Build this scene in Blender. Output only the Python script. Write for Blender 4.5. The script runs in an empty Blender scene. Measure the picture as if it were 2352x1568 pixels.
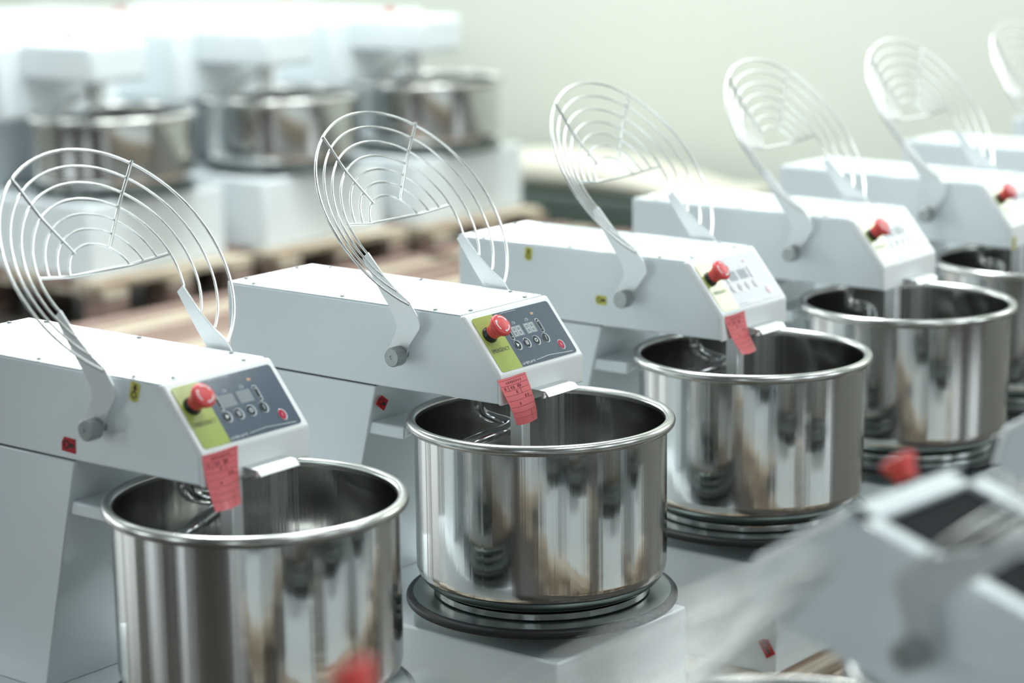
import bpy, bmesh, math, random
from mathutils import Vector, Matrix
random.seed(7)
sc = bpy.context.scene
C = sc.collection
PI = math.pi

# ------------------------------------------------------------------ camera
CAMP = Vector((1.95246, -2.49828, 0.77547))
RGT = Vector((0.781908, 0.623277, -0.012060))
UPV = Vector((-0.118514, 0.167614, 0.978703))
FWD = Vector((-0.612024, 0.763827, -0.204926))
cd = bpy.data.cameras.new('camera')
cam = bpy.data.objects.new('camera', cd); C.objects.link(cam)
m = Matrix((RGT, UPV, -FWD)).transposed().to_4x4(); m.translation = CAMP
cam.matrix_world = m
cd.sensor_width = 36; cd.sensor_fit = 'HORIZONTAL'
cd.lens = 5326.47 / 2352 * 36
cd.clip_start = 0.05; cd.clip_end = 100
cd.dof.use_dof = True; cd.dof.focus_distance = 3.2; cd.dof.aperture_fstop = 2.4
cd.dof.aperture_blades = 0
sc.camera = cam

# ------------------------------------------------------------------ world, light, exposure
sc.view_settings.view_transform = 'Standard'
try: sc.view_settings.look = 'None'
except Exception: pass
sc.view_settings.gamma = 1.0
sc.view_settings.use_curve_mapping = False
sc.view_settings.exposure = 0.12
sc.cycles.glossy_bounces = 8
w = bpy.data.worlds.new('world'); sc.world = w; w.use_nodes = True
w.node_tree.nodes['Background'].inputs[0].default_value = (0.80, 0.92, 0.95, 1)
w.node_tree.nodes['Background'].inputs[1].default_value = 0.5
ROOM = dict(x0=-10.0, x1=6.0, y0=-6.5, y1=5.1, z0=-0.60, z1=4.4)
WIN = 4.5            # radiance of the daylight panes

def area(name, loc, rot, sx, sy, power, col=(1, 1, 1)):
    l = bpy.data.lights.new(name, 'AREA'); l.shape = 'RECTANGLE'; l.size = sx; l.size_y = sy
    l.energy = power; l.color = col
    o = bpy.data.objects.new(name, l); C.objects.link(o); o.location = loc; o.rotation_euler = rot
    return o
for i, (x, y) in enumerate(((1.9, 0.0), (1.9, 3.0), (-2.2, 0.6), (-2.2, 3.2), (-6.0, 2.0))):  # ceiling lamps added out of view to brighten tops and big mixers
    area('ceiling_lamp_light', (x, y, 4.28), (0, 0, 0), 0.5, 1.8, (34, 34, 180, 180, 70)[i], (0.93, 1.0, 0.99))

# ------------------------------------------------------------------ materials
def mat(name, col, rough=0.5, metal=0.0, coat=0.0, noise=None, bump=0.0, emit=None, aniso=None, spec=0.5, scale=30, tr=0.0, streak=None):
    m = bpy.data.materials.new(name); m.use_nodes = True
    nt = m.node_tree; b = nt.nodes['Principled BSDF']
    b.inputs['Base Color'].default_value = (*col, 1)
    b.inputs['Roughness'].default_value = rough
    b.inputs['Metallic'].default_value = metal
    b.inputs['Coat Weight'].default_value = coat
    b.inputs['Coat Roughness'].default_value = 0.06
    b.inputs['Specular IOR Level'].default_value = spec
    tc = nt.nodes.new('ShaderNodeTexCoord')
    nz = nt.nodes.new('ShaderNodeTexNoise'); nz.inputs['Scale'].default_value = scale; nz.inputs['Detail'].default_value = 4
    nt.links.new(tc.outputs['Object'], nz.inputs['Vector'])
    if noise:
        mx = nt.nodes.new('ShaderNodeMix'); mx.data_type = 'RGBA'
        mx.inputs[6].default_value = (*col, 1)
        mx.inputs[7].default_value = (*[min(1, c * noise) for c in col], 1)
        nt.links.new(nz.outputs['Fac'], mx.inputs[0]); nt.links.new(mx.outputs[2], b.inputs['Base Color'])
    if bump:
        bp = nt.nodes.new('ShaderNodeBump'); bp.inputs['Strength'].default_value = bump; bp.inputs['Distance'].default_value = 0.002
        nt.links.new(nz.outputs['Fac'], bp.inputs['Height']); nt.links.new(bp.outputs['Normal'], b.inputs['Normal'])
    if aniso:
        b.inputs['Anisotropic'].default_value = aniso[0]
        b.inputs['Anisotropic Rotation'].default_value = aniso[1]
        tg = nt.nodes.new('ShaderNodeTangent'); tg.direction_type = 'RADIAL'; tg.axis = 'Z'
        nt.links.new(tg.outputs['Tangent'], b.inputs['Tangent'])
    if streak:
        # slow waviness around the bowl's wall, as in spun sheet steel
        sp = nt.nodes.new('ShaderNodeSeparateXYZ'); nt.links.new(tc.outputs['Object'], sp.inputs[0])
        at = nt.nodes.new('ShaderNodeMath'); at.operation = 'ARCTAN2'; nt.links.new(sp.outputs['Y'], at.inputs[0]); nt.links.new(sp.outputs['X'], at.inputs[1])
        cs = nt.nodes.new('ShaderNodeMath'); cs.operation = 'COSINE'; nt.links.new(at.outputs[0], cs.inputs[0])
        sn = nt.nodes.new('ShaderNodeMath'); sn.operation = 'SINE'; nt.links.new(at.outputs[0], sn.inputs[0])
        cb = nt.nodes.new('ShaderNodeCombineXYZ'); nt.links.new(cs.outputs[0], cb.inputs[0]); nt.links.new(sn.outputs[0], cb.inputs[1])
        n2 = nt.nodes.new('ShaderNodeTexNoise'); n2.inputs['Scale'].default_value = streak[0]; n2.inputs['Detail'].default_value = 3; nt.links.new(cb.outputs[0], n2.inputs['Vector'])
        bp = nt.nodes.new('ShaderNodeBump'); bp.inputs['Strength'].default_value = 1.0; bp.inputs['Distance'].default_value = streak[1]
        nt.links.new(n2.outputs['Fac'], bp.inputs['Height']); nt.links.new(bp.outputs['Normal'], b.inputs['Normal'])
    if emit:
        b.inputs['Emission Color'].default_value = (*emit[0], 1); b.inputs['Emission Strength'].default_value = emit[1]
    if tr: b.inputs['Transmission Weight'].default_value = tr
    return m
WHITE = mat('white_enamel', (0.78, 0.84, 0.87), 0.22, coat=0.5, noise=0.97, scale=6)
CAPW = mat('white_plastic', (0.86, 0.88, 0.88), 0.3, noise=0.98)
BOWL = mat('polished_steel', (0.62, 0.62, 0.61), 0.10, 1.0, aniso=(1.0, 0.0), noise=0.97, scale=4, streak=(7.0, 0.0010))
HOOKM = mat('dark_hook_steel', (0.42, 0.43, 0.43), 0.16, 1.0, noise=0.9)
BARM = mat('satin_bar_steel', (0.85, 0.87, 0.88), 0.42, 0.75, noise=0.95)
RIMS = mat('satin_rim_steel', (0.58, 0.58, 0.56), 0.24, 1.0, noise=0.92, scale=40)
STEEL = mat('bright_steel', (0.74, 0.74, 0.73), 0.14, 1.0, noise=0.95)
BRUSH = mat('brushed_plate_steel', (0.74, 0.76, 0.77), 0.42, 1.0, noise=0.9, bump=0.05, scale=400)
WIRE = mat('chrome_wire', (0.76, 0.77, 0.76), 0.22, 1.0, noise=0.96)
KNURL = mat('knurled_steel', (0.42, 0.44, 0.44), 0.38, 1.0, noise=0.85, bump=0.3, scale=300)
DISC = mat('turntable_steel', (0.13, 0.165, 0.16), 0.34, 0.6, noise=0.8, scale=9)
RUBBER = mat('black_rubber', (0.014, 0.014, 0.016), 0.5, spec=0.3, noise=1.6, bump=0.25, scale=220)
RED = mat('red_plastic', (0.70, 0.060, 0.065), 0.36, noise=0.95)
BLACK = mat('black_plastic', (0.012, 0.012, 0.013), 0.35, noise=1.5)
DARKCAV = mat('dark_interior_steel', (0.010, 0.010, 0.012), 0.6, noise=1.5, spec=0.05)
GREYBELT = mat('grey_belt', (0.13, 0.15, 0.17), 0.6, noise=0.9)
LABD = mat('dark_slate_film', (0.085, 0.115, 0.155), 0.13, coat=0.7, noise=1.12, bump=0.05, scale=45)
LABG = mat('lime_film', (0.40, 0.48, 0.12), 0.13, coat=0.7, noise=0.97, bump=0.05, scale=45)
BTN = mat('black_membrane', (0.010, 0.016, 0.022), 0.12, coat=0.8, noise=1.5)
RIMW = mat('pale_film_ridge', (0.62, 0.68, 0.72), 0.15, coat=0.6, noise=0.95)
PRINTW = mat('pale_print', (0.78, 0.82, 0.84), 0.4, noise=0.95)
DISP = mat('display_grey', (0.22, 0.26, 0.28), 0.3, noise=0.95)
SEG = mat('display_segment', (0.58, 0.64, 0.64), 0.4, noise=0.95)
ORANGE = mat('orange_window', (0.62, 0.36, 0.20), 0.35, noise=0.9)
PWR = mat('crimson_membrane', (0.50, 0.012, 0.06), 0.12, coat=0.8, noise=0.9)
INK = mat('black_ink', (0.02, 0.02, 0.02), 0.5, noise=1.4)
TAG = mat('red_paper', (0.86, 0.19, 0.21), 0.34, coat=0.25, noise=0.94, scale=60, spec=0.4)
TAGINK = mat('faded_ink', (0.28, 0.05, 0.07), 0.7, noise=0.9)
YEL = mat('yellow_sticker', (0.62, 0.58, 0.10), 0.35, noise=0.94)
REDST = mat('dark_red_sticker', (0.52, 0.008, 0.012), 0.4, noise=0.9)
FILM = mat('clear_film_wrinkle', (0.85, 0.9, 0.92), 0.1, coat=0.5, noise=0.97)
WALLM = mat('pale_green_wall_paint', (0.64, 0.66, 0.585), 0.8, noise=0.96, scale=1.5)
FLOORM = mat('dark_sealed_floor', (0.070, 0.062, 0.056), 0.20, noise=0.85, scale=3)
CEILM = mat('white_ceiling', (0.42, 0.46, 0.46), 0.9, noise=0.97, scale=2)
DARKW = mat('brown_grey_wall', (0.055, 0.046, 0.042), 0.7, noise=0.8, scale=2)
FRAME = mat('window_frame_paint', (0.6, 0.62, 0.6), 0.5, noise=0.95)
PANE = mat('daylight_pane', (0.8, 0.85, 0.86), 0.3, noise=0.99, emit=((0.93, 1.0, 1.0), WIN))
PANE2 = mat('daylight_pane_soft', (0.8, 0.85, 0.86), 0.3, noise=0.99, emit=((0.90, 0.99, 1.03), 4.4))
PANE3 = mat('bright_daylight_pane', (0.8, 0.85, 0.86), 0.3, noise=0.99, emit=((0.95, 1.0, 1.0), 5.2))
LAMPM = mat('lamp_diffuser', (0.8, 0.8, 0.8), 0.4, noise=0.99, emit=((0.93, 1.0, 0.99), 3.0))
CREAM = mat('cream_cloth', (0.62, 0.59, 0.50), 0.8, noise=0.96, scale=8)
DKGRN = mat('dark_green_plinth_paint', (0.065, 0.095, 0.08), 0.6, noise=0.85, scale=5)

def wood_mat(name, col, col2):
    m = bpy.data.materials.new(name); m.use_nodes = True; nt = m.node_tree; b = nt.nodes['Principled BSDF']
    tc = nt.nodes.new('ShaderNodeTexCoord'); mp = nt.nodes.new('ShaderNodeMapping'); mp.inputs['Scale'].default_value = (60, 2.2, 40)
    nz = nt.nodes.new('ShaderNodeTexNoise'); nz.inputs['Scale'].default_value = 1.0; nz.inputs['Detail'].default_value = 6
    cr = nt.nodes.new('ShaderNodeValToRGB'); cr.color_ramp.elements[0].position = 0.38; cr.color_ramp.elements[1].position = 0.62
    cr.color_ramp.elements[0].color = (*col2, 1); cr.color_ramp.elements[1].color = (*col, 1)
    nt.links.new(tc.outputs['Object'], mp.inputs['Vector']); nt.links.new(mp.outputs[0], nz.inputs['Vector'])
    nt.links.new(nz.outputs['Fac'], cr.inputs['Fac']); nt.links.new(cr.outputs[0], b.inputs['Base Color']); b.inputs['Roughness'].default_value = 0.75
    return m
WOOD = wood_mat('pale_pallet_wood', (0.66, 0.59, 0.47), (0.26, 0.18, 0.12))
WOODB = wood_mat('brown_pallet_wood', (0.36, 0.25, 0.21), (0.15, 0.09, 0.07))

# ------------------------------------------------------------------ mesh helpers
def link(name, me, material, parent=None, smooth=None):
    if material: me.materials.append(material)
    o = bpy.data.objects.new(name, me); C.objects.link(o)
    if parent: o.parent = parent
    return o
def obj(name, bm, material, parent=None, smooth=False, bevel=0.0, seg=2, auto=True):
    bmesh.ops.recalc_face_normals(bm, faces=bm.faces)
    me = bpy.data.meshes.new(name)
    if bevel:
        es = [e for e in bm.edges if len(e.link_faces) == 2 and e.calc_face_angle(0) > 0.5]
        for f in bm.faces: f.smooth = False
        res = bmesh.ops.bevel(bm, geom=es, offset=bevel, segments=seg, affect='EDGES', profile=0.5, clamp_overlap=True)
        for f in res['faces']: f.smooth = True
    elif smooth:
        for f in bm.faces: f.smooth = True
        for e in bm.edges:
            if len(e.link_faces) == 2 and e.calc_face_angle(0) > 0.9: e.smooth = False
    bm.to_mesh(me); bm.free()
    return link(name, me, material, parent)
def new(): return bmesh.new()
def box(bm, x0, x1, y0, y1, z0, z1):
    vs = [bm.verts.new((x, y, z)) for x in (x0, x1) for y in (y0, y1) for z in (z0, z1)]
    for f in ((0, 1, 3, 2), (4, 6, 7, 5), (0, 4, 5, 1), (2, 3, 7, 6), (0, 2, 6, 4), (1, 5, 7, 3)):
        bm.faces.new([vs[i] for i in f])
    return bm
def prism(bm, pts, y0, y1, fn=None):
    """polygon in x,z extruded along y"""
    fn = fn or (lambda a, y, b: (a, y, b))
    A = [bm.verts.new(fn(a, y0, b)) for a, b in pts]; B = [bm.verts.new(fn(a, y1, b)) for a, b in pts]
    bm.faces.new(A); bm.faces.new(B[::-1]); n = len(pts)
    for i in range(n): bm.faces.new((A[i], B[i], B[(i + 1) % n], A[(i + 1) % n]))
    return bm
def lathe(bm, prof, n=96, c=(0, 0, 0), axis=None, closed=False):
    """prof list of (r,z); axis: function mapping (x,y,z)"""
    rings = []
    for r, z in prof:
        if r < 1e-6:
            p = (0, 0, z); p = axis(p) if axis else (p[0] + c[0], p[1] + c[1], p[2] + c[2]); rings.append([bm.verts.new(p)])
        else:
            R = []
            for k in range(n):
                a = 2 * PI * k / n; p = (r * math.cos(a), r * math.sin(a), z)
                p = axis(p) if axis else (p[0] + c[0], p[1] + c[1], p[2] + c[2]); R.append(bm.verts.new(p))
            rings.append(R)
    m_ = len(rings); rng = range(m_) if closed else range(m_ - 1)
    for i in rng:
        A, B = rings[i], rings[(i + 1) % m_]
        if len(A) == 1 and len(B) == 1: continue
        for k in range(n):
            k2 = (k + 1) % n
            if len(A) == 1: bm.faces.new((A[0], B[k], B[k2]))
            elif len(B) == 1: bm.faces.new((A[k], A[k2], B[0]))
            else: bm.faces.new((A[k], A[k2], B[k2], B[k]))
    return bm
def tube(bm, pts, r, n=10, closed=False, caps=True):
    pts = [Vector(p) for p in pts]; N = len(pts); rings = []
    def rad(i): return r[i] if isinstance(r, (list, tuple)) else r
    prev = None
    for i, p in enumerate(pts):
        if closed: t = pts[(i + 1) % N] - pts[i - 1]
        else: t = pts[min(i + 1, N - 1)] - pts[max(i - 1, 0)]
        t.normalize()
        if prev is None:
            a = Vector((0, 0, 1)) if abs(t.z) < 0.9 else Vector((1, 0, 0)); nrm = t.cross(a).normalized()
        else:
            nrm = (prev - t * prev.dot(t)).normalized()
        prev = nrm; b = t.cross(nrm)
        rings.append([bm.verts.new(p + (nrm * math.cos(2 * PI * k / n) + b * math.sin(2 * PI * k / n)) * rad(i)) for k in range(n)])
    for i in range(N if closed else N - 1):
        A, B = rings[i], rings[(i + 1) % N]
        for k in range(n): bm.faces.new((A[k], A[(k + 1) % n], B[(k + 1) % n], B[k]))
    if caps and not closed: bm.faces.new(rings[0][::-1]); bm.faces.new(rings[-1])
    return bm
def tag(o, label, cat, group=None):
    o['label'] = label; o['category'] = cat
    if group: o['group'] = group
    return o
def empty(name, loc, rz, label, cat, group=None):
    o = bpy.data.objects.new(name, None); C.objects.link(o); o.empty_display_size = 0.05
    o.location = loc; o.rotation_euler = (0, 0, rz)
    return tag(o, label, cat, group)
def struct(name, bm, m, parent=None, **k):
    o = obj(name, bm, m, parent, **k)
    if parent is None: o['kind'] = 'structure'
    return o
def setmat(o, M):
    o.matrix_local = M
def copy_thing(root, loc, rz, label):
    r = root.copy(); C.objects.link(r); r.location = loc; r.rotation_euler = (0, 0, rz); r['label'] = label
    for ch in list(root.children):
        c = ch.copy(); C.objects.link(c); c.parent = r
        for g in list(ch.children):
            d = g.copy(); C.objects.link(d); d.parent = c
    return r

# ------------------------------------------------------------------ room
R_ = ROOM
bm = new(); box(bm, R_['x0'], R_['x1'], R_['y0'], R_['y1'], R_['z0'] - 0.1, R_['z0']); struct('floor', bm, FLOORM)
bm = new(); box(bm, R_['x0'], R_['x1'], R_['y0'], R_['y1'], R_['z1'], R_['z1'] + 0.1); struct('ceiling', bm, CEILM)
def wall_with_holes(name, along, fixed0, fixed1, lo, hi, holes, m):
    """wall box; along 'x' or 'y'; holes list of (a0,a1,z0,z1) sorted, non overlapping in a"""
    bm = new(); z0, z1 = R_['z0'], R_['z1']
    def b(a0, a1, zz0, zz1):
        if a1 - a0 < 1e-4 or zz1 - zz0 < 1e-4: return
        if along == 'x': box(bm, a0, a1, fixed0, fixed1, zz0, zz1)
        else: box(bm, fixed0, fixed1, a0, a1, zz0, zz1)
    cur = lo
    for a0, a1, h0, h1 in holes:
        b(cur, a0, z0, z1); b(a0, a1, z0, h0); b(a0, a1, h1, z1); cur = a1
    b(cur, hi, z0, z1)
    return struct(name, bm, m)
wn = [0]
def window(along, f, a0, a1, z0, z1, pane, ny=3, nz=2):
    """frame with bars in the wall's plane; f = inner face coordinate, d = outward sign"""
    wn[0] += 1
    fpos, d = f
    def b(bm, p0, p1, q0, q1, t0, t1):
        lo, hi = sorted((fpos + d * t0, fpos + d * t1))
        if along == 'x': box(bm, p0, p1, lo, hi, q0, q1)
        else: box(bm, lo, hi, p0, p1, q0, q1)
    e = bpy.data.objects.new('window_%d' % wn[0], None); C.objects.link(e); e['kind'] = 'structure'
    bm = new(); t = 0.05
    b(bm, a0, a1, z0, z0 + t, .03, .10); b(bm, a0, a1, z1 - t, z1, .03, .10)
    b(bm, a0, a0 + t, z0, z1, .03, .10); b(bm, a1 - t, a1, z0, z1, .03, .10)
    for k in range(1, ny):
        x = a0 + (a1 - a0) * k / ny; b(bm, x - .02, x + .02, z0, z1, .04, .09)
    for k in range(1, nz):
        z = z0 + (z1 - z0) * k / nz; b(bm, a0, a1, z - .02, z + .02, .04, .09)
    obj('window_frame', bm, FRAME, e)
    bm = new(); b(bm, a0 + .01, a1 - .01, z0 + .01, z1 - .01, .10, .12); obj('window_pane', bm, pane, e)
HB = [(-8.8, -6.1, 0.75, 3.4), (-5.9, -4.0, 0.75, 3.4), (0.45, 1.95, 1.3, 3.3)]
wall_with_holes('wall_back', 'x', R_['y1'], R_['y1'] + .15, R_['x0'], R_['x1'], HB, WALLM)
for a0, a1, z0, z1 in HB: window('x', (R_['y1'], 1), a0, a1, z0, z1, PANE3 if a0 > 0 else PANE, 1, 1)
HL = [(-4.5, -1.5, 0.75, 3.2), (-0.5, 3.6, 0.75, 3.2)]
wall_with_holes('wall_left', 'y', R_['x0'] - .15, R_['x0'], R_['y0'], R_['y1'], HL, WALLM)
for a0, a1, z0, z1 in HL: window('y', (R_['x0'], -1), a0, a1, z0, z1, PANE, 2, 1)
HR = [(-2.6, -1.4, 0.4, 3.2), (0.0, 1.3, 0.4, 3.2), (2.6, 4.2, 0.4, 3.2)]
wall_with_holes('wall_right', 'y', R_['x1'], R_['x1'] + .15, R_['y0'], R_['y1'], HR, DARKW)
for a0, a1, z0, z1 in HR: window('y', (R_['x1'], 1), a0, a1, z0, z1, PANE2, 2, 2)
HF = [(-7.5, -5.0, 0.5, 3.0), (-2.2, -1.2, 0.2, 3.0), (2.8, 3.6, 0.2, 3.0)]
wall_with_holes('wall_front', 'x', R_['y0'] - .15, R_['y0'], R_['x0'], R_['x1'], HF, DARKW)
for a0, a1, z0, z1 in HF: window('x', (R_['y0'], -1), a0, a1, z0, z1, PANE2, 2, 2)
for i, (x, y) in enumerate(((1.9, 0.0), (1.9, 3.0), (-2.2, 0.6), (-2.2, 3.2), (-6.0, 2.0))):  # bodies for the added, unseen ceiling lamps
    t = empty('ceiling_lamp', (x, y, 4.30), 0, ['slim white ceiling lamp above the row of small mixers', 'slim white ceiling lamp near the back wall over the small mixers',
        'slim white ceiling lamp above the aisle of big mixers', 'slim white ceiling lamp near the back wall over the big mixers', 'slim white ceiling lamp at the far left of the hall'][i], 'lamp')
    bm = new(); box(bm, -.28, .28, -.95, .95, .02, .10); obj('lamp_housing', bm, FRAME, t, bevel=.01)
    bm = new(); box(bm, -.25, .25, -.9, .9, .0, .02); obj('diffuser', bm, LAMPM, t)

# ------------------------------------------------------------------ small spiral mixer, shared shapes
Wy = 0.0923
XF, ZT, XP, ZP, ZB, XB = -0.0591, 0.1543, 0.0036, 0.0768, 0.038, -0.5215
PA = Vector((XP, 0, ZP)); PT = Vector((XF - XP, 0, ZT - ZP)); PL = PT.length; PT.normalize(); PN = Vector((-PT.z * -1, 0, -PT.x)); PN = Vector((0.7778, 0, 0.6285))
def pan(u, v, h=0.0):
    """point on the slanted panel: u from the near edge, v up the slope, h out of it"""
    return PA + PT * v + PN * h + Vector((0, u - Wy, 0))
def plate_on_panel(bm, pts, h0, h1):
    A = [bm.verts.new(pan(u, v, h0)) for u, v in pts]; B = [bm.verts.new(pan(u, v, h1)) for u, v in pts]
    bm.faces.new(A[::-1]); bm.faces.new(B); n = len(pts)
    for i in range(n): bm.faces.new((A[i], A[(i + 1) % n], B[(i + 1) % n], B[i]))
    return bm
def rrect(u0, u1, v0, v1, r, n=5, corners=(1, 1, 1, 1)):
    out = []
    for (cu, cv, a0, on) in ((u1 - r, v1 - r, 0, corners[0]), (u0 + r, v1 - r, 90, corners[1]), (u0 + r, v0 + r, 180, corners[2]), (u1 - r, v0 + r, 270, corners[3])):
        if on:
            for k in range(n + 1):
                a = math.radians(a0 + 90 * k / n); out.append((cu + r * math.cos(a), cv + r * math.sin(a)))
        else:
            a = math.radians(a0 + 45); out.append((cu + r * (1 if math.cos(a) > 0 else -1), cv + r * (1 if math.sin(a) > 0 else -1)))
    return out
def ell(u, v, a, b, n=20, rot=0):
    return [(u + a * math.cos(t) * math.cos(rot) - b * math.sin(t) * math.sin(rot), v + a * math.cos(t) * math.sin(rot) + b * math.sin(t) * math.cos(rot)) for t in [2 * PI * k / n for k in range(n)]]
def strip(u0, v0, u1, v1, wd):
    d = Vector((u1 - u0, v1 - v0)); d.normalize(); nx, ny = -d.y * wd / 2, d.x * wd / 2
    return [(u0 + nx, v0 + ny), (u0 - nx, v0 - ny), (u1 - nx, v1 - ny), (u1 + nx, v1 + ny)]
def frame_axis(P, N, X):
    N = N.normalized(); X = (X - N * X.dot(N)).normalized(); Y = N.cross(X)
    return lambda p: P + X * p[0] + Y * p[1] + N * p[2]

def bowl_profile(R, H, rt=0.0075, body=None, rc=0.035, foot=0.155):
    """returns outer to inner closed profile; z=0 is the rim's centre height"""
    b = body or R - 0.012
    pr = []
    for k in range(0, 15):                       # rolled rim
        a = math.radians(200 - k * 20 - 20)
        pr.append((R - rt + rt * math.cos(a), rt * math.sin(a)))
    pr = pr[::-1]
    out = [(b, -0.008), (b, -H + rc)]
    for k in range(1, 9):
        a = math.radians(90 * k / 8); out.append((b - rc + rc * math.cos(a), -H + rc - rc * math.sin(a)))
    out += [(foot, -H - 0.0005), (foot, -H - 0.009), (foot - .004, -H - 0.0105), (0.0, -H - 0.0100)]
    t = 0.002
    inn = [(b - t, -0.002), (b - t, -H + rc)]
    for k in range(1, 9):
        a = math.radians(90 * k / 8); inn.append((b - rc + (rc - t) * math.cos(a), -H + rc - (rc - t) * math.sin(a)))
    inn += [(0.0, -H + t)]
    return out, inn
def make_bowl(parent, R=0.19, H=0.236, rt=0.0075, body=0.178, foot=0.154, M=None, n=128):
    out, inn = bowl_profile(R, H, rt, body, foot=foot)
    bm = new(); lathe(bm, out, n); lathe(bm, inn[::-1], n)
    o = obj('bowl', bm, BOWL, parent, smooth=True)
    bm = new()
    ring = [(R - rt + rt * math.cos(a), rt * math.sin(a)) for a in [2 * PI * k / 14 for k in range(14)]]
    lathe(bm, ring, n, closed=True)
    obj('bowl_rim', bm, RIMS, o, smooth=True)
    return o

GU = dict(Ox=-0.2296, Oz=0.2723, th=2.2043, R7=0.1722, R1=0.0524, phi=0.6231, ab=0.0128, ye=0.1058)
GH = {7: 0.0, 6: -0.008, 5: -0.0163, 4: -0.0234, 3: -0.0279, 2: -0.0323, 1: -0.0368}
def gpt(a, b, h):
    t = GU['th']; return Vector((GU['Ox'] + a * math.cos(t) + h * math.sin(t), b + 0.0023, GU['Oz'] + a * math.sin(t) - h * math.cos(t)))
def gR(k): return GU['R1'] + (GU['R7'] - GU['R1']) * (k - 1) / 6
def gH(R):
    k = (R - GU['R1']) / (GU['R7'] - GU['R1']) * 6 + 1; k0 = min(6, max(1, int(k))); f = k - k0
    return GH[k0] * (1 - f) + GH[k0 + 1] * f

PLATE = [(-.2345, .2208), (-.2235, .2306), (-.1938, .1990), (-.1703, .1806), (-.1480, .1671), (-.1330, .1471), (-.1287, .1372), (-.1290, .1319),
         (-.1500, .1045), (-.1560, .0900), (-.1590, .0800), (-.1655, .0750), (-.1735, .0745), (-.1810, .0785), (-.1850, .0860), (-.1880, .0985), (-.1722, .1268), (-.1728, .1345), (-.1848, .1552), (-.2003, .1745)]
KX, KZ = -.1675, .0890

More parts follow.
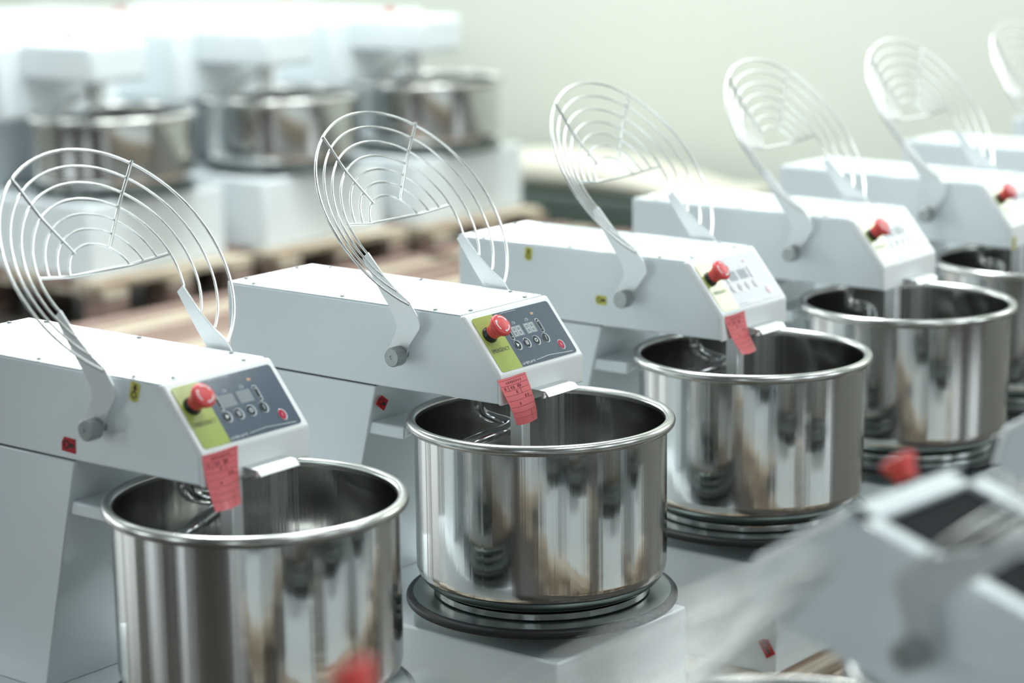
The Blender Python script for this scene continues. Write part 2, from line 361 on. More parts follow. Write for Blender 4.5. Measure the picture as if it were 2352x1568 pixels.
def build_head(root, M=None, recess=False, backx=0.0):
    """head housing, front cap, panel, button, guard; returns list of direct children"""
    parts = []
    def P(o): parts.append(o); return o
    # housing
    bm = new()
    prism(bm, [(XB, .036), (XB, ZT), (XF, ZT), (XP - .004, ZP), (XP - .004, ZB), (-.225, .0355)], -Wy, Wy)
    head = P(obj('head_housing', bm, WHITE, root, bevel=.0022))
    if not recess:
        bm = new(); prism(bm, [(XB + .0005, ZT + .0002), (XF - .008, ZT + .0002), (XF - .008, ZT + .0018), (XB + .0005, ZT + .0018)], -Wy + .0005, Wy - .0005)
        obj('top_cover', bm, WHITE, head, bevel=.0006, seg=1)
        for (x, y) in ((-.0747, -.060), (-.0747, .062), (-.1186, .084), (-.1186, -.084), (-.2893, .083), (-.2957, -.083), (-.475, .083), (-.474, -.084), (-.5130, .050), (-.5130, -.060)):
            bm = new()
            lathe(bm, [(0.0036, 0), (0.0036, .0009), (0.0028, .0021), (0.0016, .0026), (0.0015, .0014), (0, .0014)], 16, c=(x, y, ZT + .0018))
            obj('screw', bm, KNURL, head, smooth=True)
    else:
        bm = new(); box(bm, XB + .03, XF - .025, -Wy + .026, Wy - .022, ZT - .001, ZT + .0012)
        pl = P(obj('open_hatch', bm, DARKCAV, root, bevel=.0005, seg=1))  # flat black plate stands in for the shade inside the hatch
        bm = new(); box(bm, XB + .04, XF - .10, -.030, .004, ZT + .0012, ZT + .004); obj('drive_belt', bm, GREYBELT, pl)
        bm = new()
        for (y0, y1) in ((-Wy, -Wy + .024), (Wy - .020, Wy)): box(bm, XB, XF - .004, y0, y1, ZT, ZT + .006)
        box(bm, XF - .026, XF - .001, -Wy, Wy, ZT, ZT + .006)
        obj('hatch_rim', bm, WHITE, head, bevel=.001, seg=1)
    # front cap
    bm = new()
    q = .0022
    prof = [(XF - .006, ZT + .0012), (XF + .0012, ZT + .0012), (XP + q, ZP + .001), (XP + q, ZB - .0012), (XP - .0045, ZB - .0012), (XP - .0045, ZP - .004), (XF - .008, ZT - .004)]
    prism(bm, prof, -Wy - .0012, Wy + .0012)
    cap = P(obj('front_cap', bm, CAPW, root, bevel=.0028, seg=3))
    # label film
    h = .0026
    bm = new(); plate_on_panel(bm, rrect(.0060, .0512, .005, .0925, .005, corners=(0, 1, 1, 0)), h - .003, h + .0004)
    # slanted divide: upper end lies further right
    for v in bm.verts:
        pass
    lab = P(obj('lime_label', bm, LABG, root)); lab['label'] = 'lime green label strip'
    bm = new(); plate_on_panel(bm, rrect(.0512, .1765, .005, .0925, .005, corners=(1, 0, 0, 1)), h - .003, h + .0004)
    dark = P(obj('control_label', bm, LABD, root)); dark['label'] = 'dark slate blue control label'
    h += .0004
    # EMERGENCY lettering
    cu = bpy.data.curves.new('emergency_text', 'FONT'); cu.body = 'EMERGENCY'; cu.size = .0080; cu.extrude = .00008; cu.align_x = 'CENTER'; cu.align_y = 'CENTER'; cu.space_character = 1.12;
    cu.materials.append(INK)
    tmp = bpy.data.objects.new('t', cu); C.objects.link(tmp); bpy.context.view_layer.update()
    tme = bpy.data.meshes.new_from_object(tmp.evaluated_get(bpy.context.evaluated_depsgraph_get())); bpy.data.objects.remove(tmp)
    tme.name = 'emergency_lettering'
    tx = bpy.data.objects.new('emergency_lettering', tme); C.objects.link(tx); tx.parent = lab
    Mx = Matrix(((0, PT.x, PN.x), (1, PT.y, PN.y), (0, PT.z, PN.z))).to_4x4(); Mx.translation = pan(.0283, .0378, h + .0001); tx.matrix_basis = Mx @ Matrix.Diagonal((.76, 1.05, 1, 1))
    # displays with 88
    for (u0, u1, v0, v1) in ((.0700, .0930, .0500, .0672), (.0990, .1225, .0500, .0672)):
        bm = new(); plate_on_panel(bm, rrect(u0, u1, v0, v1, .001), h - .0003, h + .0002); dsp = obj('display', bm, DISP, dark)
        bm = new(); sw = .0011
        for k in (0, 1):
            a0 = u0 + .0028 + k * .0102; a1 = a0 + .0068; b0, b1 = v0 + .0022, v1 - .0022; bmid = (b0 + b1) / 2
            for s in ((a0, b0, a1, b0), (a0, b1, a1, b1), (a0, bmid, a1, bmid), (a0, b0, a0, b1), (a1, b0, a1, b1)):
                plate_on_panel(bm, strip(*s, sw), h + .0002, h + .0004)
        obj('digits', bm, SEG, dsp)
        bm = new(); um = (u0 + u1) / 2 + .002; vm = v1 + .0035      # little clock face mark
        for k in range(8):
            t0, t1 = math.radians(200 - k * 27), math.radians(200 - k * 27 - 20)
            plate_on_panel(bm, strip(um + .0034 * math.cos(t0), vm + .0034 * math.sin(t0), um + .0034 * math.cos(t1), vm + .0034 * math.sin(t1), .0005), h - .0001, h + .0001)
        plate_on_panel(bm, strip(um, vm, um + .0012, vm + .0018, .0006), h - .0001, h + .0001); plate_on_panel(bm, strip(um, vm, um + .0012, vm - .0008, .0006), h - .0001, h + .0001)
        obj('timer_symbol', bm, PRINTW, dark)
    def button(name, pts, pts_rim, mt, glyph, par=dark):
        bm = new(); plate_on_panel(bm, pts_rim, h - .0003, h + .0005); o = obj(name, bm, RIMW, par, bevel=.0003, seg=1)
        bm = new(); plate_on_panel(bm, pts, h + .0004, h + .0009)
        for g in []: pass
        o2 = obj(name + '_cap', bm, mt, par, bevel=.0003, seg=1)
        if glyph:
            bm = new()
            for g in glyph: plate_on_panel(bm, g, h + .0008, h + .0011)
            obj(name + '_symbol', bm, PRINTW, par)
    for i, (u, v) in enumerate(((.0655, .0382), (.0860, .0382), (.1072, .0382), (.1286, .0382))):
        g = {0: [[(u - .0018, v - .003), (u + .0032, v), (u - .0018, v + .003)]],
             1: [strip(u + dx, v - .0035, u + dx, v + .0035, .0008) for dx in (-.0018, .0002, .0022)],
             2: [strip(u + .0024 * math.cos(a), v + .0024 * math.sin(a), u + .0024 * math.cos(a + .5), v + .0024 * math.sin(a + .5), .0012) for a in [k * .5236 for k in range(12)]],
             3: [strip(u + .0008, v - .0035, u + .0016, v + .0035, .0008)]}[i]
        button('push_button', ell(u, v, .0062, .0072), ell(u + .0012, v - .0003, .0074, .0082), BTN, g)
    for (u, v0, v1) in ((.1318, .0478, .0690), (.0640, .0478, .0690)):
        button('rocker_button', rrect(u - .0028, u + .0028, v0, v1, .0027), rrect(u - .0036, u + .0046, v0 - .0012, v1 + .001, .0038), BTN,
               [strip(u - .0014, v1 - .004, u + .0014, v1 - .004, .0006), strip(u, v1 - .0054, u, v1 - .0026, .0006), strip(u - .0014, v0 + .004, u + .0014, v0 + .004, .0006)])
    button('power_button', ell(.1517, .0222, .0056, .0072), ell(.1527, .0220, .0068, .0083), PWR, [strip(.1517, .0200, .1517, .0245, .0005)])
    bm = new(); plate_on_panel(bm, rrect(.1275, .1335, .0772, .0810, .0012), h - .0002, h + .0002); obj('indicator_window', bm, ORANGE, dark)
    # wrinkled protective film along the lower edge, glints put in as pale strips
    bm = new(); rr = random.Random(3)
    for k in range(16):
        u = .054 + k * .0018 + rr.uniform(-.0006, .0006); plate_on_panel(bm, strip(u, .0072 + rr.uniform(0, .0015), u + .0006, .0098 + rr.uniform(0, .0022), rr.uniform(.0003, .0007)), h, h + .0003)
    for k in range(14):
        u = .086 + k * .0058; plate_on_panel(bm, strip(u, .0118 - abs(k - 5) * .0004, u + .0058, .0118 - abs(k - 4) * .0004, .0006), h, h + .0003)
    for k in range(12):
        u = .066 + k * .003; plate_on_panel(bm, strip(u, .0902, u + .0022, .0898 + rr.uniform(0, .0008), .0005), h, h + .0003)
    obj('film_wrinkle', bm, FILM, dark)
    # emergency button
    ax = frame_axis(pan(.0225, .0628, .0024), PN, Vector((0, 1, 0)))
    bm = new(); lathe(bm, [(0, 0), (.0118, 0), (.0122, .003), (.0108, .0055), (.0102, .009), (0, .009)], 40, axis=ax)
    e = P(obj('emergency_button', bm, BLACK, root, smooth=True)); e['label'] = 'black collar of the emergency button'
    bm = new(); lathe(bm, [(0, .0085), (.0104, .0085), (.0110, .014), (.0130, .0215), (.0158, .0240), (.0167, .0265), (.0164, .0290), (.0150, .0307), (.0095, .0318), (0, .0322)], 48, axis=ax)
    cp = obj('mushroom_cap', bm, RED, e, smooth=True); cp['label'] = 'red mushroom cap with white arrows'
    bm = new()
    for j in range(3):
        a0 = math.radians(100 + j * 120); n = 8; pts = []
        def cpnt(a, r, z): return bm.verts.new(ax((r * math.cos(a), r * math.sin(a), z)))
        inn = [cpnt(a0 - math.radians(70) * k / n, .0104, .03190) for k in range(n + 1)]
        out = [cpnt(a0 - math.radians(70) * k / n, .0121, .03168) for k in range(n + 1)]
        for k in range(n): bm.faces.new((inn[k], out[k], out[k + 1], inn[k + 1]))
        a1 = a0 - math.radians(68)
        bm.faces.new((cpnt(a1, .0090, .0321), cpnt(a1, .0134, .0314), cpnt(a1 - .32, .0112, .0319)))
    obj('arrows', bm, PRINTW, e)
    # latch under the cap
    prof = [(XP + .0020, .0345), (XP + .0020, .0498), (.0300, .0485), (.0365, .0412), (.0354, .0403), (.0294, .0471), (XP + .0034, .0484), (XP + .0034, .0345)]
    bm = new(); prism(bm, prof, -.0265, .0430)
    la = P(obj('latch_plate', bm, BRUSH, root, bevel=.0004, seg=1)); la['label'] = 'bent stainless latch plate under the panel'
    bm = new(); lathe(bm, [(0, .036), (.0040, .036), (.0040, .041), (.0022, .041), (.0022, .048), (0, .048)], 16, c=(.020, -.016, 0)); obj('latch_bolt', bm, STEEL, la, smooth=True)
    # guard brackets and knobs
    for s in (-1, 1):
        y0 = s * (Wy + .0105); y1 = s * (Wy + .0133)
        bm = new(); prism(bm, PLATE, min(y0, y1), max(y0, y1)); bk = P(obj('guard_bracket', bm, BRUSH, root, bevel=.0005, seg=1))
        axk = frame_axis(Vector((KX, s * (Wy - .001), KZ)), Vector((0, s, 0)), Vector((1, 0, 0)))
        bm = new(); n = 56; prof = [(.0055, 0), (.0055, .0140), (.0125, .0140), (.0134, .0150), (.0134, .0315), (.0122, .0328), (.0030, .0328), (.0022, .0318), (0, .0318)]
        rings = []
        lathe(bm, prof, n, axis=axk)
        bm.verts.ensure_lookup_table()
        for k in range(n):                                   # knurling: every second column a little proud
            if k % 2:
                for j in (3, 4):
                    v = bm.verts[j * n + k]; c0 = Vector((KX, v.co.y, KZ)); v.co = c0 + (v.co - c0) * 1.045
        obj('bracket_knob', bm, KNURL, bk)
    # wire guard
    bm = new()
    for k in range(1, 8):
        R = gR(k); hh = GH[k]
        if k >= 4: am = math.acos(max(-1, -math.sqrt(max(R * R - GU['ye'] ** 2, 0)) / R)); 
        else: am = math.acos(GU['ab'] / R)
        n = 56; rad = .0021 if k == 7 else .0017
        pts = [gpt(R * math.cos(a), R * math.sin(a), hh) for a in [-am + 2 * am * j / n for j in range(n + 1)]]
        tube(bm, pts, rad, 10)
    g = P(obj('wire_guard', bm, WIRE, root, smooth=True))
    for s in (-1, 1):
        bm = new(); ph = GU['phi']; pts = []
        for k in [1, 2, 3, 4, 5, 6, 7]:
            R = gR(k) + (.002 if k == 7 else (-.002 if k == 1 else 0)); pts.append(gpt(R * math.cos(ph), s * R * math.sin(ph), GH[k] + .0036))
        tube(bm, pts, .0021, 10); obj('guard_spoke', bm, WIRE, g, smooth=True)
    bm = new(); b = math.sqrt(gR(4) ** 2 - GU['ab'] ** 2); pts = []
    for j in range(17):
        y = -b + 2 * b * j / 16; R = math.hypot(GU['ab'], y); pts.append(gpt(GU['ab'], y, gH(max(R, gR(1))) - .001))
    tube(bm, pts, .0021, 10); obj('guard_crossbar', bm, WIRE, g, smooth=True)
    if M is not None:
        for o in parts: o.matrix_basis = M @ o.matrix_basis
    return parts

def catmull(P, n=8):
    P = [P[0]] + P + [P[-1]]; out = []
    for i in range(1, len(P) - 2):
        for k in range(n):
            t = k / n; a, b_, c_, d_ = P[i - 1], P[i], P[i + 1], P[i + 2]
            out.append(.5 * ((2 * b_) + (c_ - a) * t + (2 * a - 5 * b_ + 4 * c_ - d_) * t * t + (3 * b_ - a - 3 * c_ + d_) * t ** 3))
    out.append(P[-2]); return out
def spiral(bm, rot, r=.0092):
    K = [(-.088, -.032, .060), (-.088, -.032, .025), (-.088, -.030, .010), (-.085, -.022, -.002), (-.077, -.008, -.010), (-.064, .002, -.015), (-.052, -.002, -.017), (-.047, -.020, -.019), (-.052, -.048, -.022),
         (-.066, -.078, -.030), (-.090, -.092, -.046), (-.118, -.080, -.066), (-.136, -.050, -.086), (-.126, -.015, -.104), (-.095, .004, -.120), (-.060, -.006, -.136), (-.040, -.040, -.152), (-.055, -.078, -.167), (-.090, -.092, -.182), (-.125, -.075, -.194), (-.135, -.045, -.205)]
    c0 = Vector((-.090, -.040, 0)); q = []
    for p in K:
        v = Vector(p) - c0; q.append(c0 + Vector((v.x * math.cos(rot) - v.y * math.sin(rot), v.x * math.sin(rot) + v.y * math.cos(rot), v.z)))
    return tube(bm, catmull(q), r, 16)

def build_body(root):
    # base
    bm = new(); box(bm, XB, .1448, -.1533, .1533, -.459, -.2874); obj('base', bm, WHITE, root, bevel=.004)
    # column with concave front edge
    def cx(z):
        return -.2275 - .2466 * (.034 - z)
    zs = [.0335, 0, -.04, -.08, -.13, -.18, -.23, -.2874]
    pr = [(XB + .0005, -.2874), (XB + .0005, .0335)] + [(cx(z), z) for z in zs]
    bm = new(); prism(bm, pr, -Wy, Wy); obj('column', bm, WHITE, root, bevel=.002)
    bm = new(); box(bm, XB + .004, -.230, -Wy + .003, Wy - .003, .0325, .0375); g = obj('head_gasket', bm, BLACK, root)  # black filler paints the shade in the gap under the head
    # bowl collar behind the rim
    bm = new(); n = 16; pts = []
    arc = [(-.199 * math.cos(a), .199 * math.sin(a)) for a in [math.radians(-26 + 52 * k / n) for k in range(n + 1)]]
    poly = [(-.275, -.088), ] + arc + [(-.275, .088)]
    A = [bm.verts.new((x, y, -.040)) for x, y in poly]; B = [bm.verts.new((x, y, -.021)) for x, y in poly]
    bm.faces.new(A); bm.faces.new(B)
    for i in range(len(poly)): bm.faces.new((A[i], A[(i + 1) % len(poly)], B[(i + 1) % len(poly)], B[i]))
    obj('bowl_bracket', bm, WHITE, root, bevel=.003)
    make_bowl(root)
    # turntable
    bm = new(); lathe(bm, [(0, -.2475), (.184, -.2475), (.184, -.2600), (.06, -.2640), (.06, -.2880), (0, -.2880)], 96)
    t = obj('turntable', bm, DISC, root, smooth=True)
    rr = []
    for k in range(16):
        a = 2 * PI * k / 16; rr.append((.1860 + .0078 * math.copysign(abs(math.cos(a)) ** .7, math.cos(a)), -.2545 + .0062 * math.copysign(abs(math.sin(a)) ** .7, math.sin(a))))
    bm = new(); lathe(bm, rr, 128, closed=True); o = obj('turntable_gasket', bm, RUBBER, t, smooth=True); o['label'] = 'black rubber ring around the turntable'
    # breaker bar and spiral
    bm = new(); box(bm, -.023, -.001, -.040, -.021, -.222, .040); obj('breaker_bar', bm, BARM, root, bevel=.002)

def sticker(root, kind, P, X, Y, w_, h_, label=None, parent=None):
    """arrow shaped key sticker: P centre, X along its length, Y across, both unit vectors"""
    X = Vector(X).normalized(); Y = Vector(Y).normalized(); N = X.cross(Y); P = Vector(P)
    def pt(a, b, h): return P + X * a + Y * b + N * h
    def poly(bm, pts, h0, h1):
        A = [bm.verts.new(pt(a, b, h0)) for a, b in pts]; B = [bm.verts.new(pt(a, b, h1)) for a, b in pts]
        bm.faces.new(A[::-1]); bm.faces.new(B)
        for i in range(len(pts)): bm.faces.new((A[i], A[(i + 1) % len(pts)], B[(i + 1) % len(pts)], B[i]))
    bm = new(); a, b = w_ / 2, h_ / 2
    if kind == 'red': pts = [(a, -b), (a, b), (-a + b * .5, b), (-a, 0.0 if False else b * .2), (-a + .0, -b)]
    else: pts = [(a, -b * .8), (a, b * .8), (a - b * .3, b), (-a + b * .5, b), (-a, b * .4), (-a, -b * .4), (-a + b * .5, -b), (a - b * .3, -b)]
    poly(bm, pts, -.0001, .0004)
    o = obj('key_sticker', bm, REDST if kind == 'red' else YEL, root); o['label'] = ('red' if kind == 'red' else 'yellow') + ' sticker with a black key symbol'
    bm = new(); r = b * .5; cxk = -a * .30
    for k in range(14):
        t0, t1 = 2 * PI * k / 14, 2 * PI * (k + 1) / 14
        poly(bm, strip(cxk + r * math.cos(t0), r * math.sin(t0), cxk + r * math.cos(t1), r * math.sin(t1), b * .22), .0003, .0007)
    poly(bm, strip(cxk + r, 0, a * .35, 0, b * .25), .0003, .0007)
    poly(bm, [(a * .25, -b * .4), (a * .8, -b * .15), (a * .8, b * .15), (a * .25, b * .4)], .0003, .0007)
    obj('key_symbol', bm, INK, o)
    return o

def paper_tag(root, L, curve, tiltx, ybase=-.0713, width=.060, seed=0):
    """red paper slip taped to the front cap, hanging and curling. curve(t)->(x,z,shift_y)"""
    rr = random.Random(seed); nu, nv = 14, 22
    def S(u, v, off=0.0):                     # u 0..1 across, v 0..1 down
        x, z, sy = curve(v)
        wv = width * (1 - .26 * v ** 1.2)
        y = ybase - width / 2 + width * .5 + (u - .5) * wv + sy
        bend = .004 * math.sin(u * PI) * v
        return Vector((x + bend + off, y, z - .0006 * math.sin(u * 5)))
    bm = new(); F = [[bm.verts.new(S(i / nu, j / nv)) for i in range(nu + 1)] for j in range(nv + 1)]
    B = [[bm.verts.new(S(i / nu, j / nv, -.0003)) for i in range(nu + 1)] for j in range(nv + 1)]
    for j in range(nv):
        for i in range(nu):
            bm.faces.new((F[j][i], F[j + 1][i], F[j + 1][i + 1], F[j][i + 1])); bm.faces.new((B[j][i], B[j][i + 1], B[j + 1][i + 1], B[j + 1][i]))
    for j in range(nv):
        bm.faces.new((F[j][0], B[j][0], B[j + 1][0], F[j + 1][0])); bm.faces.new((F[j][nu], F[j + 1][nu], B[j + 1][nu], B[j][nu]))
    for i in range(nu):
        bm.faces.new((F[0][i], F[0][i + 1], B[0][i + 1], B[0][i])); bm.faces.new((F[nv][i], B[nv][i], B[nv][i + 1], F[nv][i + 1]))
    o = obj('paper_tag', bm, TAG, root, smooth=True); o['label'] = 'red paper inspection slip with printed lines'
    bm = new()
    def line(u0, v0, u1, v1, wd, n=10):
        for k in range(n):
            a, b_ = k / n, (k + 1) / n
            p = [(u0 + (u1 - u0) * a, v0 + (v1 - v0) * a), (u0 + (u1 - u0) * b_, v0 + (v1 - v0) * b_)]
            if abs(u1 - u0) > abs(v1 - v0): q = [(p[0][0], p[0][1] - wd), (p[1][0], p[1][1] - wd), (p[1][0], p[1][1] + wd), (p[0][0], p[0][1] + wd)]
            else: q = [(p[0][0] - wd, p[0][1]), (p[0][0] + wd, p[0][1]), (p[1][0] + wd, p[1][1]), (p[1][0] - wd, p[1][1])]
            bm.faces.new([bm.verts.new(S(u, v, .0004)) for u, v in q])
    line(.03, .035, .97, .035, .003)
    for v in (.15, .25, .35, .46, .60, .72, .84): line(.03, v, .97, v, .0032)
    line(.62, .15, .62, .35, .006); line(.72, .72, .72, .96, .006); line(.24, .15, .24, .25, .006)
    for k in range(8):                       # title row of dense characters
        u = .22 + k * .07
        for s in range(4): 
            if rr.random() < .8: line(u + .004, .075 + s * .012, u + .05, .075 + s * .012, .0035, 1)
        line(u + rr.uniform(.01, .04), .07, u + rr.uniform(.01, .04), .115, .008, 1)
    for (u, v) in ((.34, .2), (.42, .2), (.58, .2), (.66, .2), (.12, .2), (.46, .3), (.70, .42), (.80, .42), (.40, .54)):
        for s in range(3):
            line(u - .03, v - .02 + s * .018, u + .03, v - .02 + s * .018, .005, 1)
        line(u, v - .03, u, v + .03, .007, 1)
    obj('tag_print', bm, TAGINK, o)
    return o

# ------------------------------------------------------------------ row of small mixers
G1 = 'small spiral mixers in the main row'
row = [(-0.0265, -0.5386, .33), (0, 0, 0), (.0094, .5322, .23), (.0009, 1.0445, .70), (-.0132, 1.5557, -1.8), (-.012, 2.075, 0), (-.012, 2.60, 0)]
labels = ['white spiral mixer at the left edge, yellow key sticker beside its guard bracket',
          'sharply focused white spiral mixer in the middle with readable EMERGENCY lettering',
          'white spiral mixer with a washed-out pale panel and a red slip below it',
          'white spiral mixer fourth from the left, glaring panel without any red slip',
          'white spiral mixer fifth from the left, panel half cut by the right edge',
          'white spiral mixer sixth from the left, only guard rings and head top showing',
          'white spiral mixer at the far end of the main row, farthest from the camera']
proto = empty('spiral_mixer', (row[1][0], row[1][1], 0), 0, labels[1], 'mixer', G1)
build_body(proto); build_head(proto)
mixers = []
for i, (x, y, a) in enumerate(row):
    if i == 1: mixers.append(proto); continue
    mixers.append(copy_thing(proto, (x, y, 0), math.radians(a), labels[i]))
for i, mx_ in enumerate(mixers):
    bm = new(); spiral(bm, [.5, 0, -.15, .9, .6, 2.0, 1.0][i]); obj('spiral_hook', bm, HOOKM, mx_, smooth=True)
XC = XP + .0026
def crv(kind):
    def f(t):
        if kind == 1:      # hangs, leans to the right and forward
            z = ZP - .0015 - .068 * t; return (XC + .0105 * math.sin(t * 2.3) + .001 * t, z, .0225 * t ** 1.4)
        if kind == 0:
            z = ZP + .0005 - .070 * t; return (XC + .010 * t * t, z, .001 * t)
        z = ZP - .001 - .062 * t; return (XC + .016 * t ** 1.5, z, .018 * t ** 1.6)
    return f
paper_tag(mixers[0], .07, crv(0), 0, ybase=-.0640, width=.060, seed=1)
paper_tag(mixers[1], .07, crv(1), 0, ybase=-.0715, width=.062, seed=2)
paper_tag(mixers[2], .07, crv(2), 0, ybase=-.0600, width=.056, seed=3)
yn = -Wy - .0003
# key stickers
sticker(mixers[0], 'yellow', (-.1089, yn, .1400), (.30, 0, 1), (-1, 0, .30), .026, .016)
sticker(mixers[0], 'red', (-.2356, yn, .0545), (1, 0, -.05), (.05, 0, 1), .026, .019)
sticker(mixers[1], 'red', (-.2262, -.0800, .0080), (0, .80, -.60), (0, .60, .80), .021, .017)
sticker(mixers[2], 'yellow', (-.3733, yn, .1384), (.12, 0, 1), (-1, 0, .12), .022, .015)
sticker(mixers[2], 'yellow', (-.2269, yn, .0776), (1, 0, 0), (0, 0, 1), .022, .015)
sticker(mixers[2], 'red', (.129, -.1537, -.4155), (.55, 0, -.83), (.83, 0, .55), .030, .019)
sticker(mixers[4], 'yellow', (.0064, -.084, .0470), (0, .1, 1), (0, -1, .1), .026, .012)

# ------------------------------------------------------------------ foreground mixers with tilted heads, facing the row
G2 = 'tilt-head spiral mixers in the foreground row'
fl = ['blurred foreground mixer at the bottom, only its red button and guard wires reach into view',
      'large blurred foreground mixer with open dark hatch and bent grey bracket',
      'blurred foreground mixer at the far right edge behind the one with the open dark hatch',
      'foreground-row mixer beyond the right edge, seen only as a reflection in the bowls',
      'last foreground-row mixer beyond the right edge, reflected in the farther bowls']
fpos = [(.8805, -1.490, -.023), (.905, -.801, -.023), (.925, -.385, .010), (.92, .13, -.023), (.92, .62, -.023)]
TILT = 17.4
piv = Vector((-.45, 0, .03))
HM = Matrix.Translation(piv) @ Matrix.Rotation(-math.radians(TILT), 4, 'Y') @ Matrix.Translation(-piv)
fproto = empty('tilt_head_mixer', fpos[1], math.radians(176.7), fl[1], 'mixer', G2)
build_head(fproto, HM, recess=True)
bm = new(); box(bm, XB, .1448, -.1533, .1533, -.459, -.2874); obj('base', bm, WHITE, fproto, bevel=.004)
bm = new(); prism(bm, [(XB, -.2874), (XB, -.02), (-.40, -.02), (-.26, -.02), (-.31, -.2874)], -Wy, Wy); obj('column', bm, WHITE, fproto, bevel=.003)
bm = new(); prism(bm, [(XB + .03, -.02), (XB + .03, .03), (-.47, .05), (-.40, .03), (-.36, -.02)], -.05, .05); obj('tilt_hinge', bm, BRUSH, fproto, bevel=.002)
make_bowl(fproto)
bm = new(); lathe(bm, [(0, -.2480), (.184, -.2480), (.184, -.2600), (.06, -.2640), (.06, -.2880), (0, -.2880)], 64); t = obj('turntable', bm, DISC, fproto, smooth=True)
bm = new(); lathe(bm, [(.1785, -.2495), (.194, -.2495), (.194, -.2595), (.1785, -.2595)], 96, closed=True); obj('turntable_gasket', bm, RUBBER, t, smooth=True)
bm = new(); spiral(bm, 1.0); o = obj('spiral_hook', bm, STEEL, fproto, smooth=True); o.matrix_basis = HM
for i in (0, 2, 3, 4): copy_thing(fproto, fpos[i], math.radians(176.7), fl[i])

# ------------------------------------------------------------------ big mixers in the background
G3 = 'large spiral mixers in the background'
def big_mixer(label):
    t = empty('large_spiral_mixer', (0, 0, 0), 0, label, 'mixer', G3)
    # origin = bowl axis, z=0 rim height
    bm = new(); box(bm, -.90, .190, -.28, .28, -.459, -.235); obj('base', bm, WHITE, t, bevel=.008)
    bm = new(); prism(bm, [(-.90, -.235), (-.90, -.02), (-.32, -.02), (-.36, -.235)], -.24, .24); obj('column', bm, WHITE, t, bevel=.008)
    bm = new(); box(bm, -.90, -.22, -.25, .25, -.02, .225)
    hd = obj('head_housing', bm, WHITE, t, bevel=.02, seg=3)
    bm = new(); box(bm, -.23, .10, -.16, .065, .108, .228); a = obj('head_nose', bm, WHITE, t, bevel=.016, seg=3)
    bm = new(); box(bm, -.215, -.195, -.155, .060, .226, .2295); o = obj('red_stripe', bm, REDST, a); o['label'] = 'dark red stripe across the top of the head'
    bm = new(); lathe(bm, [(0, .228), (.012, .228), (.012, .236), (.017, .238), (.017, .246), (.0, .249)], 24, c=(-.15, -.03, 0))
    o = obj('emergency_button', bm, REDST, t, smooth=True)
    o = make_bowl(t, R=.265, H=.205, rt=.011, body=.248, foot=.21, n=96)
    bm = new(); lathe(bm, [(0, -.2170), (.25, -.2170), (.25, -.228), (.08, -.228), (.08, -.236), (0, -.236)], 64); obj('turntable', bm, DISC, t, smooth=True)
    bm = new(); pts = [Vector((-.10 + .075 * math.cos(a), -.03 + .075 * math.sin(a), .12 - .3 * k / 60)) for k, a in [(k, .6 + k * .13) for k in range(61)]]
    tube(bm, pts, .013, 12); obj('spiral_hook', bm, STEEL, t, smooth=True)
    bm = new(); lathe(bm, [(0, .119), (.05, .119), (.05, .095), (.03, .09), (.03, .03), (0, .03)], 24, c=(-.04, -.03, 0)); obj('drive_shaft', bm, STEEL, t, smooth=True)
    return t
bl = ['large white mixer at the left, nearest of the big background ones',
      'middle of the three front large white mixers in the background',
      'large white mixer whose bright head front stands against the pale wall',
      'large white mixer in the rear row at the top left corner',
      'large white mixer in the rear row above the gap between the first two big ones',
      'large white mixer in the rear row behind the right-hand big one']
b0 = big_mixer(bl[0]); bpos = [(-3.47, 2.31, .01), (-3.42, 3.00, .01), (-3.34, 3.66, .01), (-5.2, 3.42, -.07), (-5.2, 4.08, -.07), (-4.85, 4.70, -.07)]
b0.location = bpos[0]
for i in range(1, 6): copy_thing(b0, bpos[i], 0, bl[i])

# ------------------------------------------------------------------ pallets
def pallet(name, x0, x1, y0, y1, ztop, label, mats, group, zf=-.60, n=5):
    t = empty(name, ((x0 + x1) / 2, (y0 + y1) / 2, zf), 0, label, 'pallet', group)
    hx, hy = (x1 - x0) / 2, (y1 - y0) / 2; H = ztop - zf; rr = random.Random(int(x0 * 100 + y0 * 10))
    pw = 2 * hx / n
    for k in range(n):
        a = -hx + pw * k + rr.uniform(.004, .012)
        bm = new(); box(bm, a, a + pw - .022, -hy, hy + rr.uniform(-.02, .02), H - .02, H); obj('deck_board', bm, mats[k % len(mats)], t, bevel=.002, seg=1)
    for k in range(3):
        y = -hy + .05 + (2 * hy - .1) * k / 2
        bm = new(); box(bm, -hx, hx, y - .045, y + .045, H - .042, H - .02); obj('stringer', bm, mats[1 % len(mats)], t)
        for j in range(3):
            x = -hx + .05 + (2 * hx - .1) * j / 2
            bm = new(); box(bm, x - .05, x + .05, y - .045, y + .045, 0, H - .042); obj('block', bm, mats[0], t)
    return t
for i, (x, y, a) in enumerate(row):
    pallet('pallet', x - .56, x + .19, y - .215, y + .215, -.459, ['pale wooden pallet under the mixer at the left edge', 'pale wooden pallet under the sharp middle mixer', 'pale wooden pallet under the third mixer, its planks showing below the red key sticker',
        'pale wooden pallet under the fourth mixer', 'pale wooden pallet under the fifth mixer', 'pale wooden pallet under the sixth mixer', 'pale wooden pallet under the farthest small mixer'][i], [WOOD], 'pallets under the main row')
for i, (x, y, z) in enumerate(fpos):
    pallet('pallet', x - .19, x + .56, y - .20, y + .20, z - .459, ['wooden pallet under the blurred mixer at the bottom', 'wooden pallet under the blurred mixer with the open hatch', 'wooden pallet under the blurred mixer at the far right edge', 'wooden pallet under the fourth foreground-row mixer beyond the frame', 'wooden pallet under the last foreground-row mixer beyond the frame'][i], [WOOD], 'pallets under the foreground row')
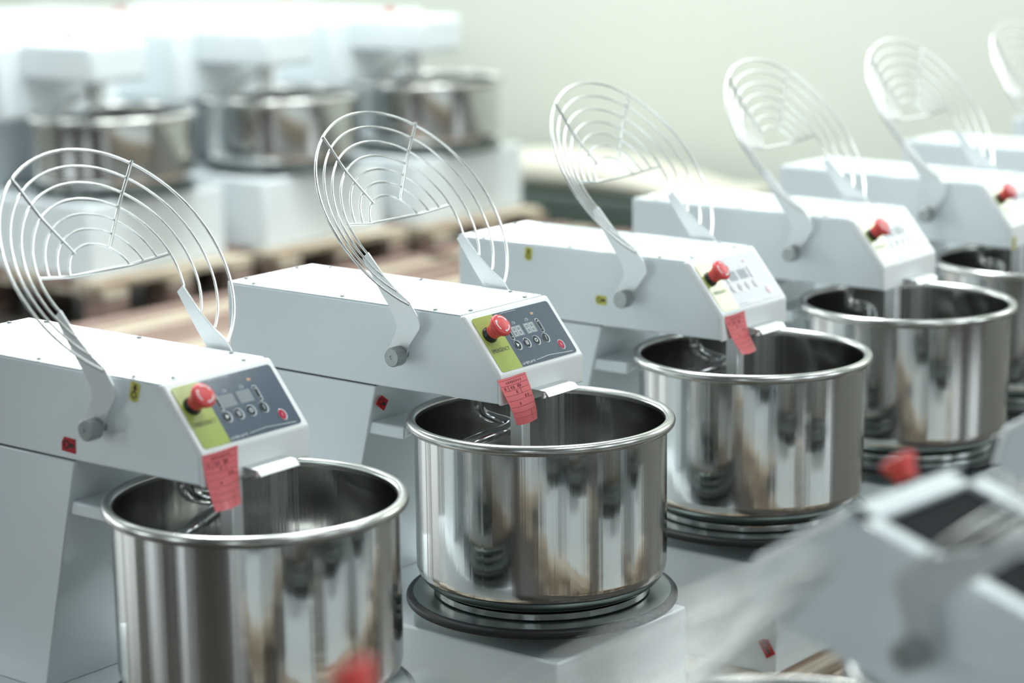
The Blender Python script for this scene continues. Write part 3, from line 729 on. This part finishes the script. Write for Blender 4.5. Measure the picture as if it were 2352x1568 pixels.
pl = ['brown wooden pallet under the nearest big mixer', 'brown wooden pallet under the middle big mixer', 'brown wooden pallet under the right-hand big mixer', 'wooden pallet under the rear mixer at the top left', 'wooden pallet under the middle rear mixer', 'wooden pallet under the rear mixer at the right']
for i, (x, y, z) in enumerate(bpos):
    pallet('pallet', x - .93, x + (.28 if i < 3 else .22), y - (.31 if i < 5 else .28), y + (.31 if i < 4 else .28), -.459 + z, pl[i], [WOODB, WOOD], 'pallets under the big mixers', n=8)
# empty pallets in the aisle in front of the big mixers
for i, (x0, x1, y0, y1, zt) in enumerate(((-3.02, -2.35, 1.55, 2.35, -.50), (-3.02, -2.40, 2.45, 3.15, -.50), (-3.02, -2.45, 3.25, 3.95, -.50))):
    pallet('pallet', x0, x1, y0, y1, zt, ['low brown pallet on the floor before the nearest big mixer', 'low brown pallet on the floor before the middle big mixer', 'low brown pallet on the floor before the right-hand big mixer'][i], [WOODB, WOOD, WOODB], 'empty pallets in the aisle', n=6)

# ------------------------------------------------------------------ cream bundle on a dark plinth by the wall
bm = new(); box(bm, -4.15, -2.55, 4.45, 4.95, -.60, -.495)
tag(obj('low_plinth', bm, DKGRN, bevel=.01), 'low dark green plinth on the floor along the back wall', 'plinth')
bm = new(); n = 24; rows = []
for j in range(25):
    s = j / 24; x = -4.08 + 1.45 * s; hgt = .05 + .09 * math.sin(PI * min(1, s * 1.15 + .05)) ** .8 if s < .8 else .05 + .09 * max(0, math.sin(PI * min(1, s * 1.15 + .05))) ** .8
    R = []
    for k in range(n):
        a = 2 * PI * k / n; cy_ = 4.70 + .20 * math.copysign(abs(math.cos(a)) ** .6, math.cos(a)); cz_ = -.495 + hgt / 2 + hgt / 2 * math.copysign(abs(math.sin(a)) ** .7, math.sin(a)) + .0
        R.append(bm.verts.new((x, cy_, cz_)))
    rows.append(R)
for j in range(24):
    for k in range(n): bm.faces.new((rows[j][k], rows[j][(k + 1) % n], rows[j + 1][(k + 1) % n], rows[j + 1][k]))
bm.faces.new(rows[0]); bm.faces.new(rows[-1][::-1])
tag(obj('cloth_bundle', bm, CREAM, smooth=True), 'soft cream cloth bundle lying on the dark plinth by the pale wall', 'bundle')
